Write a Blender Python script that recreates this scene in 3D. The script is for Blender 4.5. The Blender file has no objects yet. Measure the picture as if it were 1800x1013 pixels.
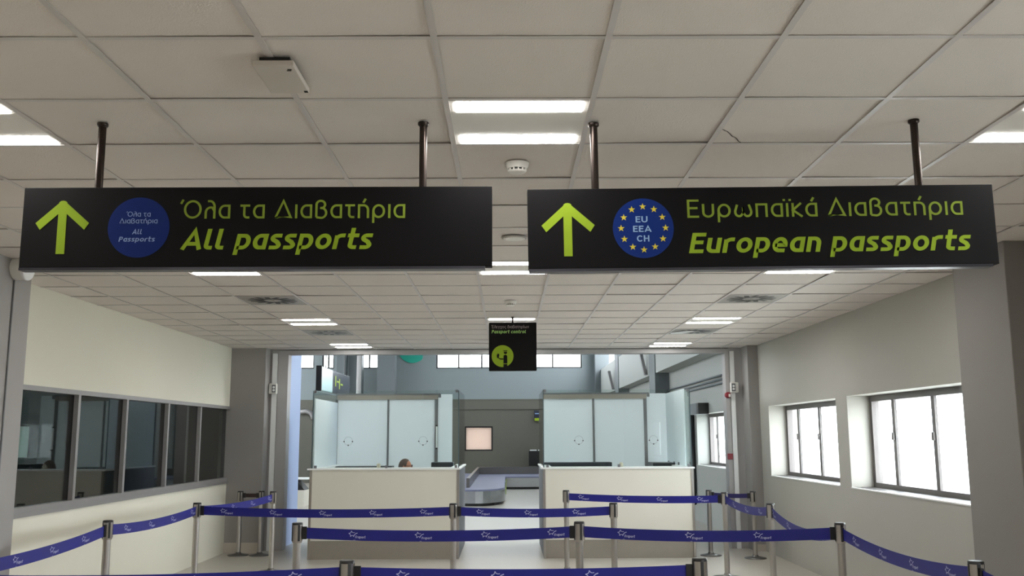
import bpy, bmesh, math, random
from mathutils import Vector, Matrix
random.seed(7)
PI = math.pi
SC = bpy.context.scene
COL = SC.collection

# ------------------------------------------------------------------ camera
PITCH, YAW, ROLL, FPX = 0.1558436, -0.0052057, -0.0044498, 1657.74
def cam_basis():
    cp, sp = math.cos(PITCH), math.sin(PITCH)
    f = Vector((0, cp, sp)); u = Vector((0, -sp, cp)); r = Vector((1, 0, 0))
    Z = Matrix.Rotation(YAW, 3, 'Z')
    f, u, r = Z @ f, Z @ u, Z @ r
    c, s = math.cos(ROLL), math.sin(ROLL)
    return r * c + u * s, u * c - r * s, f
_r, _u, _f = cam_basis()
cd = bpy.data.cameras.new('camera')
cd.sensor_fit = 'HORIZONTAL'; cd.sensor_width = 36.0
cd.lens = 36.0 * FPX / 1800.0
cd.clip_start = 0.05; cd.clip_end = 500
cam = bpy.data.objects.new('camera', cd)
M = Matrix((( _r.x, _u.x, -_f.x, 0.0), (_r.y, _u.y, -_f.y, 0.0), (_r.z, _u.z, -_f.z, 1.70), (0, 0, 0, 1)))
cam.matrix_world = M
COL.objects.link(cam)
SC.camera = cam

# ------------------------------------------------------------------ world, exposure
SKY_STRENGTH = 8.5
LED_STRENGTH = 21.5
w = bpy.data.worlds.new('sky'); SC.world = w; w.use_nodes = True
bg = w.node_tree.nodes['Background']
bg.inputs[0].default_value = (0.92, 0.965, 1.0, 1); bg.inputs[1].default_value = SKY_STRENGTH
SC.view_settings.view_transform = 'Standard'; SC.view_settings.look = 'None'
SC.view_settings.gamma = 1.0; SC.view_settings.use_curve_mapping = False
SC.view_settings.exposure = 0.74
SC.cycles.max_bounces = 10; SC.cycles.diffuse_bounces = 6; SC.cycles.glossy_bounces = 5
SC.cycles.transparent_max_bounces = 24
SC.cycles.use_denoising = True
SC.cycles.sample_clamp_indirect = 8.0

# ------------------------------------------------------------------ materials
def lin(c):
    out = []
    for v in c:
        v /= 255.0
        out.append(v / 12.92 if v <= 0.04045 else ((v + 0.055) / 1.055) ** 2.4)
    return tuple(out) + (1.0,)
def mat(name, rgb, rough=0.6, metal=0.0, var=0.0, scale=8.0, bump=0.0, bscale=60.0, spec=0.5):
    m = bpy.data.materials.new(name); m.use_nodes = True
    nt = m.node_tree; b = nt.nodes['Principled BSDF']
    c = lin(rgb)
    b.inputs['Base Color'].default_value = c
    b.inputs['Roughness'].default_value = rough; b.inputs['Metallic'].default_value = metal
    b.inputs['Specular IOR Level'].default_value = spec
    tc = nt.nodes.new('ShaderNodeTexCoord')
    if var > 0:
        n = nt.nodes.new('ShaderNodeTexNoise'); n.inputs['Scale'].default_value = scale; n.inputs['Detail'].default_value = 4
        nt.links.new(tc.outputs['Object'], n.inputs['Vector'])
        mx = nt.nodes.new('ShaderNodeMix'); mx.data_type = 'RGBA'
        mx.inputs[6].default_value = tuple(v * (1 - var) for v in c[:3]) + (1,)
        mx.inputs[7].default_value = tuple(min(1, v * (1 + var)) for v in c[:3]) + (1,)
        nt.links.new(n.outputs['Fac'], mx.inputs[0]); nt.links.new(mx.outputs[2], b.inputs['Base Color'])
    if bump > 0:
        n2 = nt.nodes.new('ShaderNodeTexNoise'); n2.inputs['Scale'].default_value = bscale; n2.inputs['Detail'].default_value = 3
        nt.links.new(tc.outputs['Object'], n2.inputs['Vector'])
        bp = nt.nodes.new('ShaderNodeBump'); bp.inputs['Strength'].default_value = bump; bp.inputs['Distance'].default_value = 0.01
        nt.links.new(n2.outputs['Fac'], bp.inputs['Height']); nt.links.new(bp.outputs['Normal'], b.inputs['Normal'])
    return m
def emit(name, rgb, s):
    m = bpy.data.materials.new(name); m.use_nodes = True
    b = m.node_tree.nodes['Principled BSDF']
    b.inputs['Base Color'].default_value = (0.9, 0.9, 0.9, 1)
    b.inputs['Emission Color'].default_value = tuple(rgb) + (1,); b.inputs['Emission Strength'].default_value = s
    return m
def glass(name, tint=(1, 1, 1), ior=1.45, boost=1.0, rough=0.0):
    m = bpy.data.materials.new(name); m.use_nodes = True
    nt = m.node_tree; nt.nodes.clear()
    out = nt.nodes.new('ShaderNodeOutputMaterial'); mx = nt.nodes.new('ShaderNodeMixShader')
    t = nt.nodes.new('ShaderNodeBsdfTransparent'); t.inputs[0].default_value = tuple(tint) + (1,)
    g = nt.nodes.new('ShaderNodeBsdfGlossy'); g.inputs['Roughness'].default_value = rough
    # Schlick reflectance, the same from both faces of a thin pane
    f0 = ((ior - 1) / (ior + 1)) ** 2
    lw = nt.nodes.new('ShaderNodeLayerWeight'); lw.inputs['Blend'].default_value = 0.5
    pw = nt.nodes.new('ShaderNodeMath'); pw.operation = 'POWER'; pw.inputs[1].default_value = 5.0
    mu = nt.nodes.new('ShaderNodeMath'); mu.operation = 'MULTIPLY_ADD'; mu.inputs[1].default_value = (1 - f0) * boost; mu.inputs[2].default_value = f0 * boost; mu.use_clamp = True
    nt.links.new(lw.outputs['Facing'], pw.inputs[0]); nt.links.new(pw.outputs[0], mu.inputs[0]); nt.links.new(mu.outputs[0], mx.inputs[0])
    nt.links.new(t.outputs[0], mx.inputs[1]); nt.links.new(g.outputs[0], mx.inputs[2]); nt.links.new(mx.outputs[0], out.inputs[0])
    return m
def translucent(name, rgb, fac=0.5):
    m = bpy.data.materials.new(name); m.use_nodes = True
    nt = m.node_tree; nt.nodes.clear()
    out = nt.nodes.new('ShaderNodeOutputMaterial'); mx = nt.nodes.new('ShaderNodeMixShader'); mx.inputs[0].default_value = fac
    d = nt.nodes.new('ShaderNodeBsdfDiffuse'); t = nt.nodes.new('ShaderNodeBsdfTranslucent')
    n = nt.nodes.new('ShaderNodeTexNoise'); n.inputs['Scale'].default_value = 3
    tc = nt.nodes.new('ShaderNodeTexCoord'); nt.links.new(tc.outputs['Object'], n.inputs['Vector'])
    r = nt.nodes.new('ShaderNodeMix'); r.data_type = 'RGBA'
    c = lin(rgb); r.inputs[6].default_value = c; r.inputs[7].default_value = tuple(v * 0.96 for v in c[:3]) + (1,)
    nt.links.new(n.outputs['Fac'], r.inputs[0])
    nt.links.new(r.outputs[2], d.inputs[0]); nt.links.new(r.outputs[2], t.inputs[0])
    nt.links.new(d.outputs[0], mx.inputs[1]); nt.links.new(t.outputs[0], mx.inputs[2]); nt.links.new(mx.outputs[0], out.inputs[0])
    return m

m_tile = mat('ceiling_tile', (222, 215, 209), 0.9, var=0.03, scale=3, bump=0.25, bscale=180)
m_tbar = mat('white_tbar', (205, 200, 198), 0.35)
m_plenum = mat('plenum_dark', (30, 28, 26), 0.9)
m_crack = mat('crack_dark', (70, 62, 55), 0.9)
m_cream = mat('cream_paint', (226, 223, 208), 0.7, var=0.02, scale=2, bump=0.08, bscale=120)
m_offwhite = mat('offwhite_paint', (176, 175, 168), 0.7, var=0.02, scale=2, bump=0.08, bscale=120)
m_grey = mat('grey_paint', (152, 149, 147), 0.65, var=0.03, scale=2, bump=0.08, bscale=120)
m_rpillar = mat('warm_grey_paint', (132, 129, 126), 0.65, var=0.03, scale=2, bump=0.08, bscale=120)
m_lgrey = mat('light_grey_paint', (172, 170, 170), 0.65, var=0.02, scale=2)
m_reveal = mat('white_reveal', (232, 234, 232), 0.6)
m_frame = mat('grey_aluminium', (150, 148, 148), 0.45, 0.3)
m_wframe = mat('grey_window_frame', (112, 108, 107), 0.5, 0.2)
m_sill = mat('dark_grey_sill', (70, 68, 67), 0.5)
m_floor = mat('pale_terrazzo', (184, 179, 170), 0.38, var=0.08, scale=30)
m_skirt = mat('pale_skirting', (190, 182, 172), 0.4)
m_black = mat('black_plastic', (18, 18, 20), 0.4)
m_sign = mat('sign_black', (9, 8, 11), 0.6, var=0.05, scale=2, spec=0.2)
m_signlip = mat('sign_edge_trim', (70, 70, 78), 0.3, 0.6)
m_bronze = mat('dark_bronze_tube', (58, 50, 46), 0.28, 0.8)
m_lime = mat('lime_vinyl', (150, 178, 44), 0.55, var=0.02, spec=0.2)
m_limeg = mat('lime_vinyl_text', (138, 160, 54), 0.55, var=0.02, spec=0.2)
m_discblue = mat('disc_blue', (13, 40, 112), 0.5, spec=0.2)
m_discblue2 = mat('disc_dark_blue', (12, 44, 120), 0.5, spec=0.2)
m_starY = mat('star_yellow', (225, 205, 60), 0.5)
m_paleblue = mat('pale_blue_text', (150, 185, 225), 0.5)
m_paletext = mat('pale_text', (140, 165, 215), 0.5)
m_greytext = mat('faded_grey_text', (160, 150, 150), 0.5)
m_greentext = mat('pale_green_text', (168, 218, 120), 0.5)
m_led = emit('led_diffuser', (1.0, 0.97, 0.93), LED_STRENGTH)
m_ledpanel = mat('white_panel', (225, 222, 216), 0.5)
m_white = mat('white_plastic', (226, 224, 218), 0.35)
m_vent = mat('grey_vent_plate', (166, 163, 158), 0.45)
m_vent2 = mat('warm_white_plastic', (205, 198, 190), 0.35)
m_steel = mat('brushed_steel', (176, 172, 168), 0.3, 0.9, var=0.05, scale=40)
m_dsteel = mat('dark_steel', (120, 118, 116), 0.3, 0.9)
m_belt = mat('blue_belt', (15, 19, 126), 0.5, var=0.05, scale=20)
m_dbelt = mat('dark_belt', (48, 30, 30), 0.6)
m_nbelt = mat('navy_belt', (34, 30, 92), 0.6)
m_logo = mat('belt_print', (188, 190, 226), 0.6)
m_counter = mat('cream_laminate', (218, 215, 203), 0.45, var=0.02, scale=2)
m_kick = mat('brushed_kick_plate', (150, 143, 134), 0.5, 0.3, var=0.05, scale=12)
m_edge = mat('white_edge', (236, 238, 238), 0.4)
m_sidepanel = mat('grey_side_panel', (104, 107, 113), 0.5)
m_frost = translucent('white_translucent_panel', (244, 247, 250), 0.5)
m_woodgrey = mat('warm_grey_rail', (158, 151, 143), 0.45, 0.2, var=0.06, scale=6)
m_gframe = mat('grey_booth_frame', (120, 122, 126), 0.45, 0.3)
m_glass = glass('clear_glass', (0.93, 0.97, 0.96), 1.45, 1.0)
m_glassedge = mat('glass_edge', (72, 92, 98), 0.3)
m_oglass = glass('office_glass', (0.62, 0.68, 0.68), 1.5, 1.25)
m_wglass = glass('window_glass', (0.98, 0.99, 0.99), 1.45, 0.7)
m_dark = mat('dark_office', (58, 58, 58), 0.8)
m_teal = mat('dark_teal_ledge', (26, 38, 50), 0.4)
m_hall = mat('hall_upper_paint', (132, 142, 145), 0.6, var=0.02, scale=1)
m_halllow = mat('hall_lower_paint', (98, 97, 88), 0.6, var=0.03, scale=1)
m_hallgrey = mat('hall_side_paint', (162, 166, 162), 0.6, var=0.02, scale=1)
m_bluewall = mat('pale_blue_paint', (160, 178, 214), 0.6)
m_column = mat('slate_column', (104, 112, 116), 0.6)
m_red = mat('red_plastic', (136, 26, 42), 0.4)
m_stainless = mat('carousel_steel', (190, 192, 196), 0.22, 0.95)
m_rubber = mat('belt_rubber', (120, 124, 150), 0.55, var=0.06, scale=4)
m_tealsign = mat('teal_panel', (30, 160, 140), 0.5)
m_navy = mat('navy_sign', (40, 44, 62), 0.15)
m_cyan = mat('pale_cyan_panel', (190, 226, 228), 0.3)
m_pink = translucent('pink_pane', (182, 170, 162), 0.6)
m_paper = mat('paper_pale', (225, 240, 230), 0.8)
m_skin = mat('skin', (190, 120, 92), 0.55, var=0.04)
m_hair = mat('brown_hair', (92, 74, 68), 0.7, var=0.2, scale=60)
m_shirt = mat('navy_shirt', (40, 48, 70), 0.8)
m_ground = mat('pale_concrete', (200, 200, 196), 0.9, var=0.05, scale=0.5)
m_beige = mat('beige_plastic', (205, 195, 175), 0.5)

# ------------------------------------------------------------------ mesh builder
class MB:
    def __init__(self): self.v = []; self.f = []; self.mi = []; self.sm = []; self.cur = 0; self.smooth = False
    def add(self, vs, fs):
        b = len(self.v); self.v += [tuple(p) for p in vs]
        for f in fs: self.f.append(tuple(i + b for i in f)); self.mi.append(self.cur); self.sm.append(self.smooth)
    def box(self, x0, x1, y0, y1, z0, z1, bev=0.0):
        if bev > 0:
            bm = bmesh.new(); bmesh.ops.create_cube(bm, size=1)
            for v in bm.verts: v.co = Vector(((x0 + x1) / 2 + v.co.x * (x1 - x0), (y0 + y1) / 2 + v.co.y * (y1 - y0), (z0 + z1) / 2 + v.co.z * (z1 - z0)))
            bmesh.ops.bevel(bm, geom=bm.edges[:], offset=bev, segments=2, affect='EDGES', profile=0.6)
            bm.verts.index_update()
            self.add([v.co[:] for v in bm.verts], [[v.index for v in f.verts] for f in bm.faces]); bm.free(); return
        vs = [(x0, y0, z0), (x1, y0, z0), (x1, y1, z0), (x0, y1, z0), (x0, y0, z1), (x1, y0, z1), (x1, y1, z1), (x0, y1, z1)]
        self.add(vs, [(0, 3, 2, 1), (4, 5, 6, 7), (0, 1, 5, 4), (1, 2, 6, 5), (2, 3, 7, 6), (3, 0, 4, 7)])
    def lathe(self, prof, c=(0, 0, 0), axis='Z', n=32, cap=True):
        vs = []; fs = []
        for (r, h) in prof:
            for k in range(n):
                a = 2 * PI * k / n; x, y = r * math.cos(a), r * math.sin(a)
                p = {'Z': (x, y, h), 'X': (h, x, y), 'Y': (y, h, x)}[axis]
                vs.append((p[0] + c[0], p[1] + c[1], p[2] + c[2]))
        for i in range(len(prof) - 1):
            for k in range(n):
                k2 = (k + 1) % n
                fs.append((i * n + k, i * n + k2, (i + 1) * n + k2, (i + 1) * n + k))
        self.add(vs, fs)
        if cap:
            s = self.smooth; self.smooth = False
            L = len(prof) - 1
            self.add(vs[:n], [tuple(range(n))[::-1]]); self.add(vs[L * n:], [tuple(range(n))]); self.smooth = s
    def cyl(self, c, r, h0, h1, axis='Z', n=32):
        s = self.smooth; self.smooth = True
        self.lathe([(r, h0), (r, h1)], c, axis, n); self.smooth = s
    def tube(self, pts, r, n=12):
        s = self.smooth; self.smooth = True
        pts = [Vector(p) for p in pts]; rings = []
        for i, p in enumerate(pts):
            t = (pts[min(i + 1, len(pts) - 1)] - pts[max(i - 1, 0)]).normalized()
            a = Vector((0, 0, 1)) if abs(t.z) < 0.9 else Vector((1, 0, 0))
            u = t.cross(a).normalized(); v = t.cross(u)
            rings.append([p + (u * math.cos(2 * PI * k / n) + v * math.sin(2 * PI * k / n)) * r for k in range(n)])
        vs = [q for R_ in rings for q in R_]; fs = []
        for i in range(len(pts) - 1):
            for k in range(n):
                k2 = (k + 1) % n; fs.append((i * n + k, i * n + k2, (i + 1) * n + k2, (i + 1) * n + k))
        fs.append(tuple(range(n))[::-1]); fs.append(tuple((len(pts) - 1) * n + k for k in range(n)))
        self.add(vs, fs); self.smooth = s
    def prism(self, poly, y0, y1, plane='XZ'):
        n = len(poly)
        def P(a, b, h): return {'XZ': (a, h, b), 'YZ': (h, a, b), 'XY': (a, b, h)}[plane]
        vs = [P(a, b, y0) for a, b in poly] + [P(a, b, y1) for a, b in poly]
        fs = [tuple(range(n)), tuple(range(2 * n - 1, n - 1, -1))] + [(i, i + n, (i + 1) % n + n, (i + 1) % n) for i in range(n)]
        self.add(vs, fs)
    def build(self, name, mats, parent=None, loc=None):
        me = bpy.data.meshes.new(name); me.from_pydata(self.v, [], self.f)
        if not isinstance(mats, (list, tuple)): mats = [mats]
        for m in mats: me.materials.append(m)
        for p, i, s in zip(me.polygons, self.mi, self.sm): p.material_index = i; p.use_smooth = s
        bm = bmesh.new(); bm.from_mesh(me); bmesh.ops.recalc_face_normals(bm, faces=bm.faces[:]); bm.to_mesh(me); bm.free()
        o = bpy.data.objects.new(name, me); COL.objects.link(o)
        if parent: o.parent = parent
        if loc: o.location = loc
        return o
def one_box(name, m, parent, *a, bev=0.0):
    b = MB(); b.box(*a, bev=bev); return b.build(name, m, parent)
def thing(name, label, cat, loc=(0, 0, 0), rot=(0, 0, 0), group=None):
    o = bpy.data.objects.new(name, None); o.empty_display_size = 0.1; COL.objects.link(o)
    o.location = loc; o.rotation_euler = rot; return tag(o, label, cat, group)
def tag(o, label, cat, group=None):
    o['label'] = label; o['category'] = cat
    if group: o['group'] = group
    return o
def struct(o): o['kind'] = 'structure'; return o
def dup(root, loc, label=None, rot=None, group=None):
    r = root.copy(); COL.objects.link(r); r.location = loc
    if rot: r.rotation_euler = rot
    if label: r['label'] = label
    if group: r['group'] = group
    for ch in list(root.children):
        c = ch.copy(); COL.objects.link(c); c.parent = r
        for g in ch.children:
            d = g.copy(); COL.objects.link(d); d.parent = c
    return r
def recentre(o):
    """move a one-mesh thing's origin to the middle of its base"""
    me = o.data; xs = [v.co for v in me.vertices]
    c = Vector(((min(v.x for v in xs) + max(v.x for v in xs)) / 2, (min(v.y for v in xs) + max(v.y for v in xs)) / 2, min(v.z for v in xs)))
    me.transform(Matrix.Translation(-c)); o.location = c; return o

# ------------------------------------------------------------------ the hall's numbers
ZC = 3.05
XL, XR = -4.23, 3.82
GX0, GY0, G = -0.248, 3.064, 0.6
YB, YP = -4.0, 14.75
HX0, HY1, HZ = -12.0, 36.0, 6.4
LIGHT_I = (-4, 0, 4); LIGHT_J = (-11, -5, 1, 7, 13, 18)
VENTS = [(-4, 10), (4, 10), (-4, 15), (4, 15)]

# ------------------------------------------------------------------ floor, ground
b = MB(); b.box(-12.3, 4.6, YB - 0.3, HY1 + 0.3, -0.12, 0.0); struct(b.build('floor', m_floor))
b = MB(); b.box(-90, 90, -60, 110, -0.6, -0.5); struct(b.build('ground', m_ground))

# ------------------------------------------------------------------ suspended ceiling
b = MB()
i0, i1 = -7, 6; j0, j1 = -12, 19
taken = {(i, j) for i in LIGHT_I for j in LIGHT_J} | set(VENTS)
for i in range(i0, i1 + 1):
    for j in range(j0, j1 + 1):
        if (i, j) in taken: continue
        x0 = max(GX0 + G * i + 0.004, XL); x1 = min(GX0 + G * (i + 1) - 0.004, XR)
        y0 = max(GY0 + G * j + 0.004, YB); y1 = min(GY0 + G * (j + 1) - 0.004, YP)
        if x1 - x0 < 0.03 or y1 - y0 < 0.03: continue
        h = [ZC + 0.0035 + abs(random.gauss(0, 0.0034)) for _ in range(4)]
        c = [(x0, y0), (x1, y0), (x1, y1), (x0, y1)]
        vs = [(p[0], p[1], z) for p, z in zip(c, h)] + [(p[0], p[1], z + 0.016) for p, z in zip(c, h)]
        b.add(vs, [(0, 3, 2, 1), (0, 1, 5, 4), (1, 2, 6, 5), (2, 3, 7, 6), (3, 0, 4, 7), (4, 5, 6, 7)])
b.cur = 1; b.box(XL - 0.2, XR + 0.2, YB - 0.2, YP + 0.1, ZC + 0.16, ZC + 0.3)
b.cur = 2
cp = [(0.955, 4.05), (0.968, 4.056), (0.983, 4.075), (0.995, 4.085), (1.013, 4.116), (1.026, 4.142), (1.034, 4.157), (1.05, 4.17), (1.063, 4.191), (1.078, 4.225), (1.097, 4.252)]
for (a, c) in zip(cp[:-1], cp[1:]):
    d = Vector((c[0] - a[0], c[1] - a[1], 0)).normalized(); n = Vector((-d.y, d.x, 0)) * 0.0022
    z = ZC + 0.0025
    b.add([(a[0] - n.x, a[1] - n.y, z), (c[0] - n.x, c[1] - n.y, z), (c[0] + n.x, c[1] + n.y, z), (a[0] + n.x, a[1] + n.y, z)], [(0, 1, 2, 3)])
struct(b.build('ceiling', [m_tile, m_plenum, m_crack]))
b = MB()
for i in range(i0, i1 + 2):
    x = GX0 + G * i
    if XL < x < XR: b.box(x - 0.012, x + 0.012, YB, YP, ZC, ZC + 0.0025)
for j in range(j0, j1 + 2):
    y = GY0 + G * j
    if YB < y < YP: b.box(XL, XR, y - 0.012, y + 0.012, ZC + 0.0004, ZC + 0.0027)
struct(b.build('trim_1', m_tbar))

# ------------------------------------------------------------------ walls of the near hall
def wall_x(b, xa, xb, y0, y1, z0, z1, holes):
    """a wall slab normal to X with rectangular holes (ya, yb, za, zb)"""
    ys = sorted({y0, y1} | {h[0] for h in holes} | {h[1] for h in holes})
    zs = sorted({z0, z1} | {min(max(v, z0), z1) for h in holes for v in h[2:4]})
    for a, c in zip(ys[:-1], ys[1:]):
        for d, e in zip(zs[:-1], zs[1:]):
            my, mz = (a + c) / 2, (d + e) / 2
            if any(h[0] < my < h[1] and h[2] < mz < h[3] for h in holes): continue
            b.box(xa, xb, a, c, d, e)
def wall_y(b, ya, yb, x0, x1, z0, z1, holes):
    xs = sorted({x0, x1} | {h[0] for h in holes} | {h[1] for h in holes})
    zs = sorted({z0, z1} | {min(max(v, z0), z1) for h in holes for v in h[2:4]})
    for a, c in zip(xs[:-1], xs[1:]):
        for d, e in zip(zs[:-1], zs[1:]):
            mx, mz = (a + c) / 2, (d + e) / 2
            if any(h[0] < mx < h[1] and h[2] < mz < h[3] for h in holes): continue
            b.box(a, c, ya, yb, d, e)

WL = (8.2, 14.52, 1.06, 2.165)                      # the office window in the left wall
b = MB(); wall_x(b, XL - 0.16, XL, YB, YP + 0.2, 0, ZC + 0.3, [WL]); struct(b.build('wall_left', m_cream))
RW = [(7.4, 10.67, 1.11, 2.13), (11.04, 13.9, 1.11, 2.12), (0.6, 3.6, 1.11, 2.13)]
RH = [(16.0, 19.22, 1.11, 2.12)]
CL = [(15.6, 22.0, 4.25, 6.0), (23.5, 29.4, 4.25, 6.0), (30.9, 35.6, 4.25, 6.0)]
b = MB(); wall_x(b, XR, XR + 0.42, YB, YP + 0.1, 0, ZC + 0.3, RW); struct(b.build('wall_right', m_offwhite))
b = MB(); b.box(XL - 0.2, XR + 0.42, YB - 0.2, YB, 0, ZC + 0.3); struct(b.build('wall_back', m_offwhite))
# portal wall with the wide opening
b = MB()
b.box(XL - 0.2, -3.57, YP, YP + 0.28, 0, HZ); b.box(3.46, XR + 0.42, YP, YP + 0.28, 0, HZ)
b.box(-3.57, 3.46, YP, YP + 0.28, ZC, HZ)
b.box(HX0, XL - 0.16, YP, YP + 0.28, 0, HZ)
struct(b.build('wall_front', m_lgrey))
# opening frame
b = MB(); b.box(-3.57, -3.42, YP - 0.015, YP + 0.2, 0, ZC - 0.01); b.box(3.40, 3.46, YP - 0.015, YP + 0.2, 0, ZC - 0.01)
b.box(-3.42, 3.40, YP - 0.015, YP + 0.2, 2.975, ZC - 0.01)
struct(b.build('trim_2', m_lgrey))
b = MB(); b.box(-3.66, -3.585, YP - 0.03, YP - 0.001, 0, 2.99); b.box(3.475, 3.54, YP - 0.03, YP - 0.001, 0, 3.0)
struct(b.build('trim_3', m_edge))
# pillars standing against the walls
def pillar(name, x0, x1, y0, y1, m, z1=ZC + 0.1):
    bb = MB(); bb.box(x0, x1, y0, y1, 0, z1, bev=0.008); return struct(bb.build(name, m))
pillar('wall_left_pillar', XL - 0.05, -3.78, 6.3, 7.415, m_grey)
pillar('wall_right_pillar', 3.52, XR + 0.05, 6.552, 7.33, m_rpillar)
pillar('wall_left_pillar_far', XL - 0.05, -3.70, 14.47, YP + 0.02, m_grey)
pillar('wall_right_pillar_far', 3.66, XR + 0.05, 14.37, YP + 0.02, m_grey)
b = MB(); b.box(XL, -3.69, 14.458, 14.4695, 0, 0.15); struct(b.build('baseboard_left', m_skirt))
b = MB(); b.box(3.652, XR, 14.358, 14.3695, 0, 0.10); struct(b.build('baseboard_right', m_skirt))

# office behind the left window
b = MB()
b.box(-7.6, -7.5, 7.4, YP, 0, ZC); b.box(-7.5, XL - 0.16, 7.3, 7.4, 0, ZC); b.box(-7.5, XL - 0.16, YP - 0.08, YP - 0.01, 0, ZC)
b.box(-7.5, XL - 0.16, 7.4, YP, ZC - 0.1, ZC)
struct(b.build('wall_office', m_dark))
# office window: frame, mullions, panes
win = bpy.data.objects.new('window_1', None); COL.objects.link(win); win.location = (XL - 0.05, 11.36, 1.06); struct(win)
def wl(name, m, bb): return bb.build(name, m, win)
ox, oy, oz = win.location
b = MB(); f = 0.045
xa, xb = -0.05, 0.062
b.box(xa, xb, WL[0] - oy, WL[1] - oy, 0, f); b.box(xa, xb, WL[0] - oy, WL[1] - oy, WL[3] - oz - f, WL[3] - oz)
b.box(xa, xb, WL[0] - oy, WL[0] - oy + f, f, WL[3] - oz - f); b.box(xa, xb, WL[1] - oy - f, WL[1] - oy, f, WL[3] - oz - f)
wl('window_frame', m_frame, b)
mul = [9.39, 10.58, 11.88, 13.13]
for y in mul:
    b = MB(); b.box(0.012, xb - 0.004, y - 0.026 - oy, y + 0.026 - oy, f, WL[3] - oz - f); wl('mullion', m_frame, b)
ed = [WL[0] + f] + mul + [WL[1] - f]
for a, c in zip(ed[:-1], ed[1:]):
    b = MB(); b.box(0.003, 0.010, a + 0.004 - oy, c - 0.004 - oy, f - 0.01, WL[3] - oz - f + 0.01); wl('pane', m_oglass, b)
# slim sill strip under the office window
b = MB(); b.box(XL, XL + 0.02, WL[0] + 0.02, WL[1], 1.02, 1.06); struct(b.build('trim_4', m_frame))

# windows in the right wall
def win_right(name, y0, y1, z0, z1, muls, xf=4.1):
    e = bpy.data.objects.new(name, None); COL.objects.link(e); e.location = (xf, (y0 + y1) / 2, z0); struct(e)
    oy = (y0 + y1) / 2; H = z1 - z0; t = 0.065
    bb = MB()
    bb.box(-0.03, 0.05, y0 - oy, y1 - oy, 0, t); bb.box(-0.03, 0.05, y0 - oy, y1 - oy, H - t, H)
    bb.box(-0.03, 0.05, y0 - oy, y0 - oy + t, t, H - t); bb.box(-0.03, 0.05, y1 - oy - t, y1 - oy, t, H - t)
    bb.build('window_frame', m_wframe, e)
    eds = [y0 + t] + muls + [y1 - t]
    for y in muls:
        bb = MB(); bb.box(-0.02, 0.007, y - 0.036 - oy, y + 0.036 - oy, t, H - t); mo = bb.build('mullion', m_wframe, e)
        bb = MB(); bb.box(-0.045, -0.02, y - 0.02 - oy, y + 0.02 - oy, H * 0.52, H * 0.6, bev=0.004); bb.build('latch', m_wframe, mo)
    for a, c in zip(eds[:-1], eds[1:]):
        bb = MB(); bb.box(0.008, 0.014, a - oy, c - oy, t - 0.01, H - t + 0.01); bb.build('pane', m_wglass, e)
    bb = MB(); bb.box(XR + 0.012 - xf, -0.032, y0 + .004 - oy, y1 - .004 - oy, 0.0015, 0.014); si = bb.build('window_sill', m_sill, e)
    bb = MB(); bb.box(XR - 0.012 - xf, XR + 0.0115 - xf, y0 + .004 - oy, y1 - .004 - oy, 0.0015, 0.0142); bb.build('nosing', m_reveal, si)
    return e
win_right('window_2', 11.04, 13.9, 1.11, 2.12, [13.36, 12.46, 11.62])
win_right('window_3', 7.4, 10.67, 1.11, 2.13, [10.05, 9.1, 8.2])
win_right('window_4', 0.6, 3.6, 1.11, 2.13, [1.6, 2.6])

# ------------------------------------------------------------------ the baggage hall beyond
b = MB(); wall_x(b, XR, XR + 0.42, YP + 0.28, HY1, 0, HZ, RH + CL); struct(b.build('wall_hall_right', m_hallgrey))
FW = [(-2.715, 2.843, 4.26, 5.2), (-7.95, -7.37, 4.27, 5.2), (-7.06, -6.61, 4.27, 5.2), (-5.54, -4.86, 4.27, 5.2), (-1.62, -0.567, 1.155, 2.07)]
b = MB(); wall_y(b, HY1, HY1 + 0.3, HX0, XR, 3.07, HZ, FW); struct(b.build('wall_hall_far', m_hall))
b = MB(); wall_y(b, HY1, HY1 + 0.3, HX0, XR, 0, 3.07, FW); b.box(-4.5, XR, HY1 - 0.06, HY1, 2.70, 2.74); b.box(HX0, XR, HY1 - 0.02, HY1, 3.05, 3.09)
struct(b.build('wall_hall_far_lower', m_halllow))
LW_ADDED = [(16.5, 22, 3.5, 5.8), (23, 29, 3.5, 5.8), (30, 35, 3.5, 5.8)]  # unseen window openings, added to let more daylight into the hall
b = MB(); wall_x(b, HX0 - 0.3, HX0, YP, HY1, 0, HZ, LW_ADDED); struct(b.build('wall_hall_left', m_hallgrey))
b = MB(); b.box(HX0 - 0.3, XR + 0.42, YP, HY1 + 0.3, HZ, HZ + 0.2); struct(b.build('ceiling_hall', m_hall))
def win_far(name, x0, x1, z0, z1, muls, pane, t=0.05, mt=m_black):
    e = bpy.data.objects.new(name, None); COL.objects.link(e); e.location = ((x0 + x1) / 2, HY1 + 0.1, z0); struct(e)
    ox = (x0 + x1) / 2; H = z1 - z0; bb = MB()
    bb.box(x0 - ox, x1 - ox, -0.04, 0.04, 0, t); bb.box(x0 - ox, x1 - ox, -0.04, 0.04, H - t, H)
    bb.box(x0 - ox, x0 - ox + t, -0.04, 0.04, t, H - t); bb.box(x1 - ox - t, x1 - ox, -0.04, 0.04, t, H - t)
    bb.build('window_frame', mt, e)
    eds = [x0 + t] + muls + [x1 - t]
    for x in muls:
        bb = MB(); bb.box(x - 0.03 - ox, x + 0.03 - ox, -0.03, 0.03, t, H - t); bb.build('mullion', mt, e)
    for a, c in zip(eds[:-1], eds[1:]):
        bb = MB(); bb.box(a - ox, c - ox, -0.004, 0.004, t - 0.01, H - t + 0.01); bb.build('pane', pane, e)
win_far('window_5', -2.715, 2.843, 4.26, 5.2, [-1.86, -0.98, -0.1, 0.78, 1.73], m_wglass)
win_far('window_6', -7.95, -7.37, 4.27, 5.2, [], m_wglass)
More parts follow.
